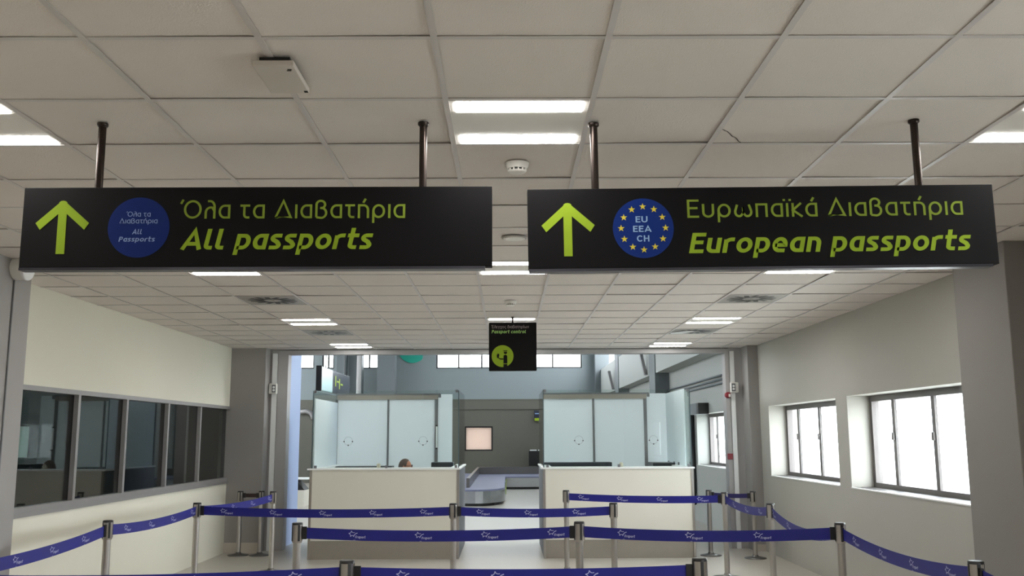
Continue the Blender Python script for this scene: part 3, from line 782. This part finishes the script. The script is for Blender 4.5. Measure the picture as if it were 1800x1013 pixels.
# ------------------------------------------------------------------ the person in the left booth
def skin_mesh(name, nodes, edges, m, parent, levels=2):
    me = bpy.data.meshes.new(name); me.from_pydata([n[0] for n in nodes], edges, [])
    o = bpy.data.objects.new(name, me); COL.objects.link(o)
    md = o.modifiers.new('skin', 'SKIN'); sm = o.modifiers.new('sub', 'SUBSURF'); sm.levels = levels; sm.render_levels = levels
    for i, n in enumerate(nodes):
        v = me.skin_vertices[0].data[i]; v.radius = n[1] if isinstance(n[1], tuple) else (n[1], n[1]); v.use_root = (i == 0)
    dg = bpy.context.evaluated_depsgraph_get(); dg.update()
    me2 = bpy.data.meshes.new_from_object(o.evaluated_get(dg)); o.modifiers.clear(); o.data = me2
    me2.materials.clear(); me2.materials.append(m)
    for p in me2.polygons: p.use_smooth = True
    if parent: o.parent = parent
    return o
PX, PY = -1.63, 14.62
st = thing('stool', 'grey office stool under the seated person in the left booth', 'stool', (PX - .02, PY, 0))
mb = MB(); mb.smooth = True; mb.lathe([(.17, .40), (.19, .415), (.19, .44), (.16, .45)], n=32); mb.build('seat', m_black, st)
mb = MB(); mb.cyl((0, 0, 0), .025, .05, .40); mb.build('post', m_steel, st)
mb = MB()
for k in range(5):
    a = 2 * PI * k / 5; mb.tube([(0, 0, .06), (.24 * math.cos(a), .24 * math.sin(a), .025)], .018)
mb.build('base', m_black, st)
# body faces +X (towards the aisle); one continuous skin surface
zb = .515
nodes = [((0, 0, .61), (.13, .15)), ((.0, 0, .75), (.12, .14)), ((.01, 0, .90), (.13, .16)), ((.02, 0, 1.03), (.10, .13)), ((.035, 0, 1.095), (.055, .055)), ((.05, 0, 1.15), (.052, .052)),
         ((.02, .17, 1.04), .055), ((.06, .21, .82), .045), ((.26, .17, .80), .038), ((.34, .14, .815), .028),
         ((.02, -.17, 1.04), .055), ((.06, -.21, .82), .045), ((.26, -.17, .80), .038), ((.34, -.14, .815), .028),
         ((.08, .10, .60), .085), ((.40, .11, .57), .07), ((.40, .11, .30), .055), ((.38, .11, .09), .042), ((.48, .12, .045), .036),
         ((.08, -.10, .60), .085), ((.40, -.11, .57), .07), ((.40, -.11, .30), .055), ((.38, -.11, .09), .042), ((.48, -.12, .045), .036)]
edges = [(0, 1), (1, 2), (2, 3), (3, 4), (4, 5), (3, 6), (6, 7), (7, 8), (8, 9), (3, 10), (10, 11), (11, 12), (12, 13), (0, 14), (14, 15), (15, 16), (16, 17), (17, 18), (0, 19), (19, 20), (20, 21), (21, 22), (22, 23)]
body = skin_mesh('person', nodes, edges, m_skin, None)
def join_into(o, vs, fs):
    bm = bmesh.new(); bm.from_mesh(o.data)
    bv = [bm.verts.new(v) for v in vs]
    for f in fs:
        try: nf = bm.faces.new([bv[i] for i in f]); nf.smooth = True
        except ValueError: pass
    bm.to_mesh(o.data); bm.free()
# head: a shaped sphere with brow, nose, chin, ears (face towards +X)
HC = Vector((.065, 0, 1.245)); HR = (.098, .075, .118)
def head_pt(th, ph, k=1.0, face=True):
    x, y, z = math.sin(th) * math.cos(ph), math.sin(th) * math.sin(ph), math.cos(th)
    px, py, pz = x * HR[0] * k, y * HR[1] * k, z * HR[2] * k
    if face and x > 0:
        nose = math.exp(-((y / .16) ** 2) - (((z + .12) / .22) ** 2)); px += .024 * nose
        px -= .008 * math.exp(-(((abs(y) - .36) / .16) ** 2) - (((z - .08) / .12) ** 2))
        px += .006 * math.exp(-((y / .3) ** 2) - (((z + .52) / .08) ** 2))
        px += .010 * math.exp(-((y / .3) ** 2) - (((z + .82) / .14) ** 2))
    if z < -.3: py *= 1 - .25 * (-z - .3)
    return (HC.x + px, HC.y + py, HC.z + pz)
nu, nv = 40, 28; vs = []; fs = []
for i in range(nv + 1):
    for j in range(nu): vs.append(head_pt(PI * (.004 + .992 * i / nv), 2 * PI * j / nu))
for i in range(nv):
    for j in range(nu): fs.append((i * nu + j, i * nu + (j + 1) % nu, (i + 1) * nu + (j + 1) % nu, (i + 1) * nu + j))
join_into(body, vs, fs)
for s in (-1, 1):       # ears, hands
    evs = []; efs = []
    for i in range(7):
        for j in range(12):
            th = PI * i / 6; ph = 2 * PI * j / 12
            evs.append((HC.x - .012 + .018 * math.sin(th) * math.cos(ph), s * (HR[1] + .002) + .009 * math.cos(th), HC.z - .01 + .032 * math.sin(th) * math.sin(ph)))
    for i in range(6):
        for j in range(12): efs.append((i * 12 + j, i * 12 + (j + 1) % 12, (i + 1) * 12 + (j + 1) % 12, (i + 1) * 12 + j))
    join_into(body, evs, efs)
    for f in range(5):
        y0 = s * .14 + (f - 1.5) * .019 if f < 4 else s * .14 - s * .045
        L = (.065, .075, .07, .055)[f] if f < 4 else .05
        x0 = .36 if f < 4 else .335
        hp = skin_mesh('finger', [((x0, y0, .815), .010), ((x0 + L * .5, y0, .812), .0095), ((x0 + L, y0, .80), .0085)], [(0, 1), (1, 2)], m_skin, None, 1)
        me = hp.data; join_into(body, [v.co[:] for v in me.vertices], [list(p.vertices) for p in me.polygons])
        bpy.data.objects.remove(hp)
body.location = (PX, PY, 0)
tag(body, 'person seated in the left booth, top of brown-haired head in profile above the counter', 'person')
# hair, glasses, shirt and trousers as children
vs = []; fs = []; nv2 = 18
for i in range(nv2 + 1):
    for j in range(nu):
        ph = 2 * PI * j / nu; lim = 1.30 if math.cos(ph) > .35 else (1.75 if math.cos(ph) > -.2 else 2.1)
        lim = .62 + (lim - .62) * min(1, max(0, (1 - math.cos(ph)) * .9))
        vs.append(head_pt(lim * (.004 + i / nv2), ph, 1.045, False))
for i in range(nv2):
    for j in range(nu): fs.append((i * nu + j, i * nu + (j + 1) % nu, (i + 1) * nu + (j + 1) % nu, (i + 1) * nu + j))
mb = MB(); mb.smooth = True; mb.add(vs, fs); mb.build('hair', m_hair, body)
mb = MB()
for s in (-1, 1):
    mb.tube([(HC.x + .105 + .002 * math.cos(a), s * .034 + .022 * math.cos(a), HC.z + .012 + .018 * math.sin(a)) for a in [2 * PI * k / 14 for k in range(15)]], .0035, 6)
    mb.tube([(HC.x + .10, s * .056, HC.z + .016), (HC.x - .01, s * .080, HC.z + .016)], .003, 6)
mb.tube([(HC.x + .108, -.012, HC.z + .014), (HC.x + .108, .012, HC.z + .014)], .003, 6)
mb.build('glasses', m_black, body)
shirt = [((0, 0, .64), (.145, .165)), ((0, 0, .76), (.138, .158)), ((.01, 0, .90), (.147, .176)), ((.02, 0, 1.02), (.118, .148)), ((.032, 0, 1.075), (.07, .07)),
         ((.02, .17, 1.03), .068), ((.06, .21, .82), .058), ((.24, .175, .802), .05), ((.02, -.17, 1.03), .068), ((.06, -.21, .82), .058), ((.24, -.175, .802), .05)]
skin_mesh('shirt', shirt, [(0, 1), (1, 2), (2, 3), (3, 4), (3, 5), (5, 6), (6, 7), (3, 8), (8, 9), (9, 10)], m_shirt, body)
tr = [((0, 0, .62), (.14, .16)), ((.08, .10, .605), .092), ((.40, .11, .575), .08), ((.40, .11, .30), .066), ((.385, .11, .10), .056), ((.08, -.10, .605), .092), ((.40, -.11, .575), .08), ((.40, -.11, .30), .066), ((.385, -.11, .10), .056)]
skin_mesh('trousers', tr, [(0, 1), (1, 2), (2, 3), (3, 4), (0, 5), (5, 6), (6, 7), (7, 8)], m_black, body)

# ------------------------------------------------------------------ queue posts
def make_post(loc, label, H=1.01, rot=0.0):
    t = thing('queue_post', label, 'post', loc, (0, 0, rot), group='steel queue posts')
    mb = MB(); mb.smooth = True
    kb = 1.0 if H > .95 else .88
    mb.lathe([(.17 * kb, 0), (.172 * kb, .006), (.168 * kb, .012), (.12 * kb, .020), (.045, .032), (.036, .05)], n=40); mb.build('base', m_dsteel, t)
    mb = MB(); mb.smooth = True; mb.lathe([(.032, .045), (.032, H - .158)], n=28); mb.build('pole', m_steel, t)
    mb = MB(); mb.smooth = True; mb.lathe([(.032, H - .160), (.040, H - .156), (.040, H - .016)], n=32); hd = mb.build('head', m_steel, t)
    for k in range(4):
        a = PI / 2 * k; mb = MB(); mb.box(.034, .0425, -.009, .009, H - .145, H - .017)
        mb.v = [(x * math.cos(a) - y * math.sin(a), x * math.sin(a) + y * math.cos(a), z) for x, y, z in mb.v]
        mb.build('slot', m_black, hd)
    mb = MB(); mb.smooth = True; mb.lathe([(.0425, H - .0165), (.0425, H - .004), (.036, H)], n=32); mb.build('cap', m_black, hd)
    return t
POSTS = {
 'a': (-.912, 5.52, 'nearest steel queue post, cut by the bottom edge left of centre'),
 'b': (1.089, 5.54, 'steel queue post ending the foremost belt, right of centre at the bottom edge'),
 'c': (2.578, 5.36, 'steel queue post at bottom right, before the near right pillar'),
 'd': (-1.719, 7.913, 'steel queue post starting the second belt row, before the left booth'),
 'e': (.580, 7.891, 'steel queue post in the middle of the second belt row'),
 'f': (2.634, 7.677, 'steel queue post under the nearer right window'),
 'g': (-.569, 10.08, 'steel queue post at the right corner of the left booth'),
 'h': (1.098, 10.05, 'steel queue post ending the third belt row, before the right booth'),
 'i': (-3.328, 10.356, 'steel queue post by the left wall where two belts fork'),
 'j': (-3.389, 8.217, 'steel queue post by the left wall, nearest one under the dark window'),
 'm': (-3.03, 12.46, 'steel queue post by the left edge of the wide opening'),
 'n': (.748, 12.38, 'steel queue post starting the farthest blue belt, against the right booth'),
 'p': (2.650, 11.79, 'steel queue post ending the farthest blue belt, right of the right booth'),
 'r': (2.683, 9.858, 'steel queue post under the farther right window'),
 'x': (-3.35, 5.35, 'steel queue post beyond the left edge of the photo'),
 'y': (2.50, 3.15, 'steel queue post beyond the right edge of the photo')}
P0 = None
for k, (x, y, lab) in POSTS.items():
    rot = math.atan2(-x, y) + .35
    if P0 is None: P0 = make_post((x, y, 0), lab, rot=rot)
    else: dup(P0, (x, y, 0), lab, (0, 0, rot))
S0 = make_post((-3.93, 14.18, 0), 'steel post by the far left pillar, left one of the dark belt pair', .92, .2)
dup(S0, (-3.616, 14.165, 0), 'steel post by the far left pillar, right one of the dark belt pair')
dup(S0, (2.90, 13.9, 0), 'steel post close beside the right booth, left one of the short navy belt')
dup(S0, (3.45, 13.56, 0), 'steel post by the far right pillar, right one of the short navy belt')

# ------------------------------------------------------------------ barrier belts with printed logos
def logo_strokes():
    out = []
    # open five-pointed star with hollow curved sides, then a sweeping tail and the word
    tips = [(math.cos(math.radians(100 + 72 * k)), math.sin(math.radians(100 + 72 * k))) for k in range(5)]
    def curve(p, q, d, n=8):
        mx, my = (p[0] + q[0]) / 2 * d, (p[1] + q[1]) / 2 * d
        return [((1 - s) ** 2 * p[0] + 2 * s * (1 - s) * mx + s * s * q[0], (1 - s) ** 2 * p[1] + 2 * s * (1 - s) * my + s * s * q[1]) for s in [.06 + .88 * k / n for k in range(n + 1)]]
    for k in range(5):
        if k in (3,): continue
        c = curve(tips[k], tips[(k + 1) % 5], .18)
        out.append(([(x * .026 - .030, y * .026 + .008) for x, y in c], .0042))
    c = [(-.018, -.014), (-.014, -.002), (-.004, .010), (.010, .016)]
    out.append((c, .0052))
    st, W = layout('Fraport', .17, .10)
    for s in st: out.append(([(-.006 + (x + .2 * y) * .0185 * .92, -.024 + y * .019) for x, y in s], .17 * .0185))
    st, W = layout('oooo', .3, .1)
    for s in st: out.append(([(-.018 + x * .005, -.040 + y * .005) for x, y in s], .0012))
    return out
LOGO = logo_strokes()
def belt(A, B, sag, label, m=m_belt, za=.972, zb=.972, width=.088, logos=True, phase=.25, clips=(0, 1), pitch=.54, r=.041):
    A2, B2 = Vector((A[0], A[1], 0)), Vector((B[0], B[1], 0)); L = (B2 - A2).length; d = (B2 - A2) / L
    A2 = A2 + d * r; L -= 2 * r
    nrm = Vector((d.y, -d.x, 0))
    mid = A2 + d * L / 2
    if nrm.dot(-mid) < 0: nrm = -nrm               # printed face towards the hall's entrance side
    N = 24
    def zt(u): t = u / L; return za + (zb - za) * t - 4 * sag * t * (1 - t)
    t_ = thing('barrier_belt', label, 'barrier belt', (mid.x, mid.y, zt(L / 2) - width), group='queue barrier belts')
    O = Vector(t_.location)
    mb = MB(); vs = []
    for k in range(N + 1):
        p = A2 + d * (L * k / N); z = zt(L * k / N)
        for sgn in (1, -1):
            for zz in (z, z - width): vs.append(p + nrm * .0008 * sgn + Vector((0, 0, zz)) - O)
    fs = []
    for k in range(N):
        a, c = 4 * k, 4 * (k + 1)
        fs += [(a, a + 1, c + 1, c), (a + 3, a + 2, c + 2, c + 3), (a, c, c + 2, a + 2), (a + 1, a + 3, c + 3, c + 1)]
    mb.add(vs, fs); mb.build('webbing', m, t_)
    for cidx in clips:
        u0 = 0.0 if cidx == 0 else L - .038
        p0 = A2 + d * u0; mb = MB(); z = zt(u0)
        c = []
        for uu in (0, .038):
            for nn in (-.007, .007):
                for zz in (z + .006, z - width - .006): c.append(p0 + d * uu + nrm * nn + Vector((0, 0, zz)) - O)
        mb.add(c, [(0, 1, 3, 2), (4, 6, 7, 5), (0, 4, 5, 1), (2, 3, 7, 6), (0, 2, 6, 4), (1, 5, 7, 3)]); mb.build('belt_clip', m_black, t_)
    if logos:
        # text must read left to right seen from the printed side
        flip = 1 if nrm.cross(Vector((0, 0, 1))).dot(d) < 0 else -1
        u = phase
        while u < L - .07:
            mb = MB()
            for li, (pts, wd) in enumerate(LOGO):
                def put(a, c, u=u, li=li):
                    uu = u + flip * a * 1.15; q_ = A2 + d * uu
                    return q_ + nrm * (.002 + .00005 * (li % 9)) + Vector((0, 0, zt(min(max(uu, 0), L)) - width / 2 + c * 1.05)) - O
                stroke_poly(mb, pts, wd, put)
            mb.build('printed_logo', m_logo, t_); u += pitch
P = {k: (v[0], v[1]) for k, v in POSTS.items()}
belt(P['x'], P['a'], .025, 'blue logo belt of the foremost row, left of the nearest post', phase=.52, clips=())
belt(P['a'], P['b'], .018, 'blue logo belt of the foremost row, right of the nearest post', phase=.30, clips=(0, 1), pitch=.535)
belt(P['d'], P['e'], .030, 'blue logo belt of the second row, left stretch before the left booth', phase=.44, clips=(0, 1))
belt(P['e'], P['f'], .030, 'blue logo belt of the second row, right stretch before the right booth', phase=.33, clips=(1,))
belt(P['i'], P['g'], .028, 'blue logo belt of the third row, long left stretch before the left booth', phase=.28, clips=(0,))
belt(P['g'], P['h'], .022, 'blue logo belt of the third row, short stretch across the gap between booths', phase=.26, clips=(0,), pitch=.50)
belt(P['n'], P['p'], .020, 'farthest blue logo belt, across the right booth front', phase=.18, clips=(1,), pitch=.50)
belt(P['j'], P['x'], .055, 'blue logo belt along the left wall, running out of the left edge', phase=.40)
belt(P['j'], P['i'], .035, 'blue logo belt along the left wall, between the two posts under the dark window', phase=.35, clips=(0,))
belt(P['i'], P['m'], .030, 'blue logo belt along the left wall, rising to the opening edge', phase=.35, clips=())
belt(P['c'], P['f'], .055, 'blue logo belt along the right wall, under the nearer window', phase=.30, clips=(0, 1))
belt(P['f'], P['r'], .10, 'blue logo belt along the right wall, deeply sagging between the two windows', phase=.40, clips=(1,))
belt(P['r'], P['p'], .05, 'blue logo belt along the right wall, under the farther window', phase=.35, clips=(0,))
belt(P['c'], P['y'], .05, 'blue logo belt at the bottom right corner, running out of the photo', phase=.18)
belt((-3.93, 14.18), (-3.616, 14.165), .002, 'short dark brown belt between two posts by the far left pillar', m_dbelt, .885, .885, .055, False)
belt((2.90, 13.9), (3.45, 13.56), .010, 'short navy belt between two posts by the far right pillar', m_nbelt, .885, .885, .06, False)

# ------------------------------------------------------------------ paper on the office glass
o = MB(); o.box(XL - .051, XL - .049, 8.36, 8.55, 1.533, 1.803); tag(recentre(o.build('paper_notice', m_paper)), 'pale paper notice stuck on the dark office window by the near left pillar', 'notice')

# ------------------------------------------------------------------ things in the baggage hall
car = thing('baggage_carousel', 'steel baggage carousel with grey-blue belt seen between the booths', 'carousel', (-.55, 24, 0))
ox, oy = -.55, 24
def lc(p): return (p[0] - ox, p[1] - oy)
out = [(-1.55, 34.0), (-1.55, 24.4)] + [(-1.55 + .75 * (1 - math.cos(math.radians(a))) , 24.4 - .75 * math.sin(math.radians(a))) for a in range(15, 91, 15)] + [(-.8 + .74 * math.sin(math.radians(a)), 24.95 - 1.3 * math.cos(math.radians(a))) for a in range(0, 91, 15)] + [(-.06, 31.2), (3.3, 31.2), (3.3, 34.0)]
def ringmesh(poly, z0, z1, m, nm, inset=0.0, par=car):
    mb = MB(); p = [lc(q_) for q_ in poly]
    if inset:
        c_ = []
        for (x, y) in p: c_.append((x - inset if x > -.25 else x + inset, y + inset if y < 0 else y))
        p = c_
    mb.prism(p, z0, z1, 'XY'); return mb.build(nm, m, par)
ringmesh(out, 0, .07, m_black, 'toe_kick', .06)
ringmesh(out, .07, .36, m_stainless, 'skirt')
ringmesh(out, .362, .40, m_rubber, 'belt', .03)
mb = MB(); mb.box(-1.06 - ox, -.98 - ox, 24.6 - oy, 33.6 - oy, .402, .64); mb.box(-1.06 - ox, 3.3 - ox, 33.3 - oy, 33.6 - oy, .402, .64); mb.build('backsplash', m_dsteel, car)
mb = MB()
for k in range(5): mb.box(-.06 - ox, -.045 - ox, 25.4 + k * 1.3 - oy, 25.6 + k * 1.3 - oy, .18, .33)
mb.build('marker_strips', m_lime, car)
tk = thing('wall_screen', 'small dark hanging screen with a lime stripe left of the right booth', 'screen', (1.20, HY1 - .12, 2.27))
mb = MB(); mb.box(-.20, .20, 0, .10, .10, .38, bev=.01); mb.build('panel', m_navy, tk)
mb = MB(); mb.box(-.18, .20, -.004, .06, .0, .098); mb.build('stripe', m_lime, tk)
mb = MB(); mb.box(-.17, .19, -.006, -.001, .25, .28); mb.build('text_line', m_paleblue, tk)
mb = MB(); mb.box(-.03, .03, .0, .12, .384, .42); mb.build('bracket', m_black, tk)
bx = thing('baggage_scanner', 'black box-shaped machine against the far wall beside the right booth', 'machine', (1.08, 35.3, 0))
mb = MB(); mb.box(-.31, .35, -.2, .2, .62, 1.16, bev=.02); mb.build('cabinet', m_black, bx)
mb = MB(); mb.box(-.04, .35, -.18, .2, 0, .62); mb.build('stand', m_black, bx)
mb = MB(); mb.box(-.26, -.02, -.19, .2, 1.162, 1.20); mb.box(.05, .33, -.19, .2, 1.162, 1.20); mb.build('top_tray', m_edge, bx)
# hanging direction sign, teal disc, pipes and boxes
hs = thing('direction_sign', 'long dark hanging direction sign edge-on above the left booth', 'sign', (-3.93, 20.0, 2.66))
mb = MB(); mb.box(-.06, 0, 1.3, 3.6, .02, .52, bev=.004); mb.build('sign_panel', m_navy, hs)
mb = MB(); mb.box(-.06, 0, .02, 1.295, .02, .52, bev=.004); mb.build('pale_end_panel', m_cyan, hs)
mb = MB(); mb.box(-.11, .006, -.03, .018, 0, .535); mb.build('end_cap', m_black, hs)
for y in (.6, 3.0):
    mb = MB(); mb.cyl((-.03, y, 0), .012, .52, HZ - 2.66, n=12); mb.build('rod', m_black, hs)
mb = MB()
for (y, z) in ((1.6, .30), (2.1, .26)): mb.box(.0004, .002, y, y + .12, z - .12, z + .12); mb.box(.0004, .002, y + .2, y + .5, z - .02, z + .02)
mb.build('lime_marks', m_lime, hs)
mb = MB(); poly = [(-3.62 + .56 * math.cos(math.radians(a)), 5.03 + .56 * math.sin(math.radians(a))) for a in range(0, 360, 10)]
poly = [(min(x, -3.23), z) for x, z in poly]
mb.prism(poly, HY1 - .05, HY1 - .005); tag(recentre(mb.build('wall_panel', m_tealsign)), 'teal rounded panel high on the far wall left of the small square sign', 'panel')
for k, z in enumerate((2.75, 2.68, 2.61)):
    mb = MB(); mb.tube([(XR - .035, 15.05, z), (XR - .035, 22.25, z)], .018, 10)
    tag(recentre(mb.build('wall_pipe', m_column)), ['topmost of three thin wall pipes above the right booth', 'middle one of three thin wall pipes above the right booth', 'lowest of three thin wall pipes above the right booth'][k], 'pipe', 'thin pipes on the hall wall')
for y, lab in ((23.6, 'sloping grey downpipe near the nearer dark hall column'), (31.0, 'sloping grey downpipe near the farther dark hall column')):
    mb = MB(); mb.add([(3.34, y, 3.95), (3.46, y, 3.95), (3.46, y, 3.2), (3.44, y, 3.2)] and [(3.30, y, 3.80), (3.38, y, 3.80), (3.495, y, 3.20), (3.43, y, 3.20), (3.30, y + .2, 3.80), (3.38, y + .2, 3.80), (3.495, y + .2, 3.20), (3.43, y + .2, 3.20)], [(0, 1, 2, 3), (7, 6, 5, 4), (0, 4, 5, 1), (1, 5, 6, 2), (2, 6, 7, 3), (3, 7, 4, 0)])
    tag(recentre(mb.build('downpipe', m_frame)), lab, 'pipe')
ub = thing('wall_box', 'black and grey box on the hall wall above the far right window', 'box', (3.70, 18.2, 2.10))
mb = MB(); mb.box(-.08, .119, -.17, .0, 0, .21); mb.build('front', m_black, ub)
mb = MB(); mb.box(-.08, .119, .001, .75, 0, .21); mb.build('housing', m_column, ub)
mb = MB(); mb.tube([(3.77, 19.45, 2.12), (3.77, 19.45, .55), (3.765, 19.42, .42), (3.74, 19.3, .36)], .045, 12); tag(recentre(mb.build('drain_pipe', m_black)), 'black vertical pipe on the hall wall just right of the right booth', 'pipe')
mb = MB(); mb.tube([(-7.9, HY1 - .14, 2.62), (-7.6, HY1 - .14, 2.66), (-7.42, HY1 - .14, 2.6), (-7.34, HY1 - .14, 2.46), (-7.33, HY1 - .14, 2.36)], .09, 12); tag(recentre(mb.build('pipe_elbow', m_frame)), 'pale curved pipe elbow on the far wall left of the left booth', 'pipe')
mb = MB(); mb.smooth = True; mb.lathe([(.085, 0), (.085, HZ)], (-5.42, 34.5, 0), n=20); tag(mb.build('white_pole', m_lgrey), 'tall white round pole in the hall behind the left booth', 'pole')
dk = thing('check_desk', 'pale desk with a black slanted side, left of the left booth', 'desk', (-5.15, 24.0, 0))
mb = MB(); mb.box(-.5, .12, -.2, .5, 0, .40); mb.build('body', m_counter, dk)
mb = MB(); mb.box(-.5, .35, -.22, .5, .66, .69); mb.build('top', m_edge, dk)
mb = MB(); mb.prism([(-.32, .40), (.12, .40), (-.12, .66), (-.32, .66)], -.15, .4); mb.build('slanted_side', m_black, dk)
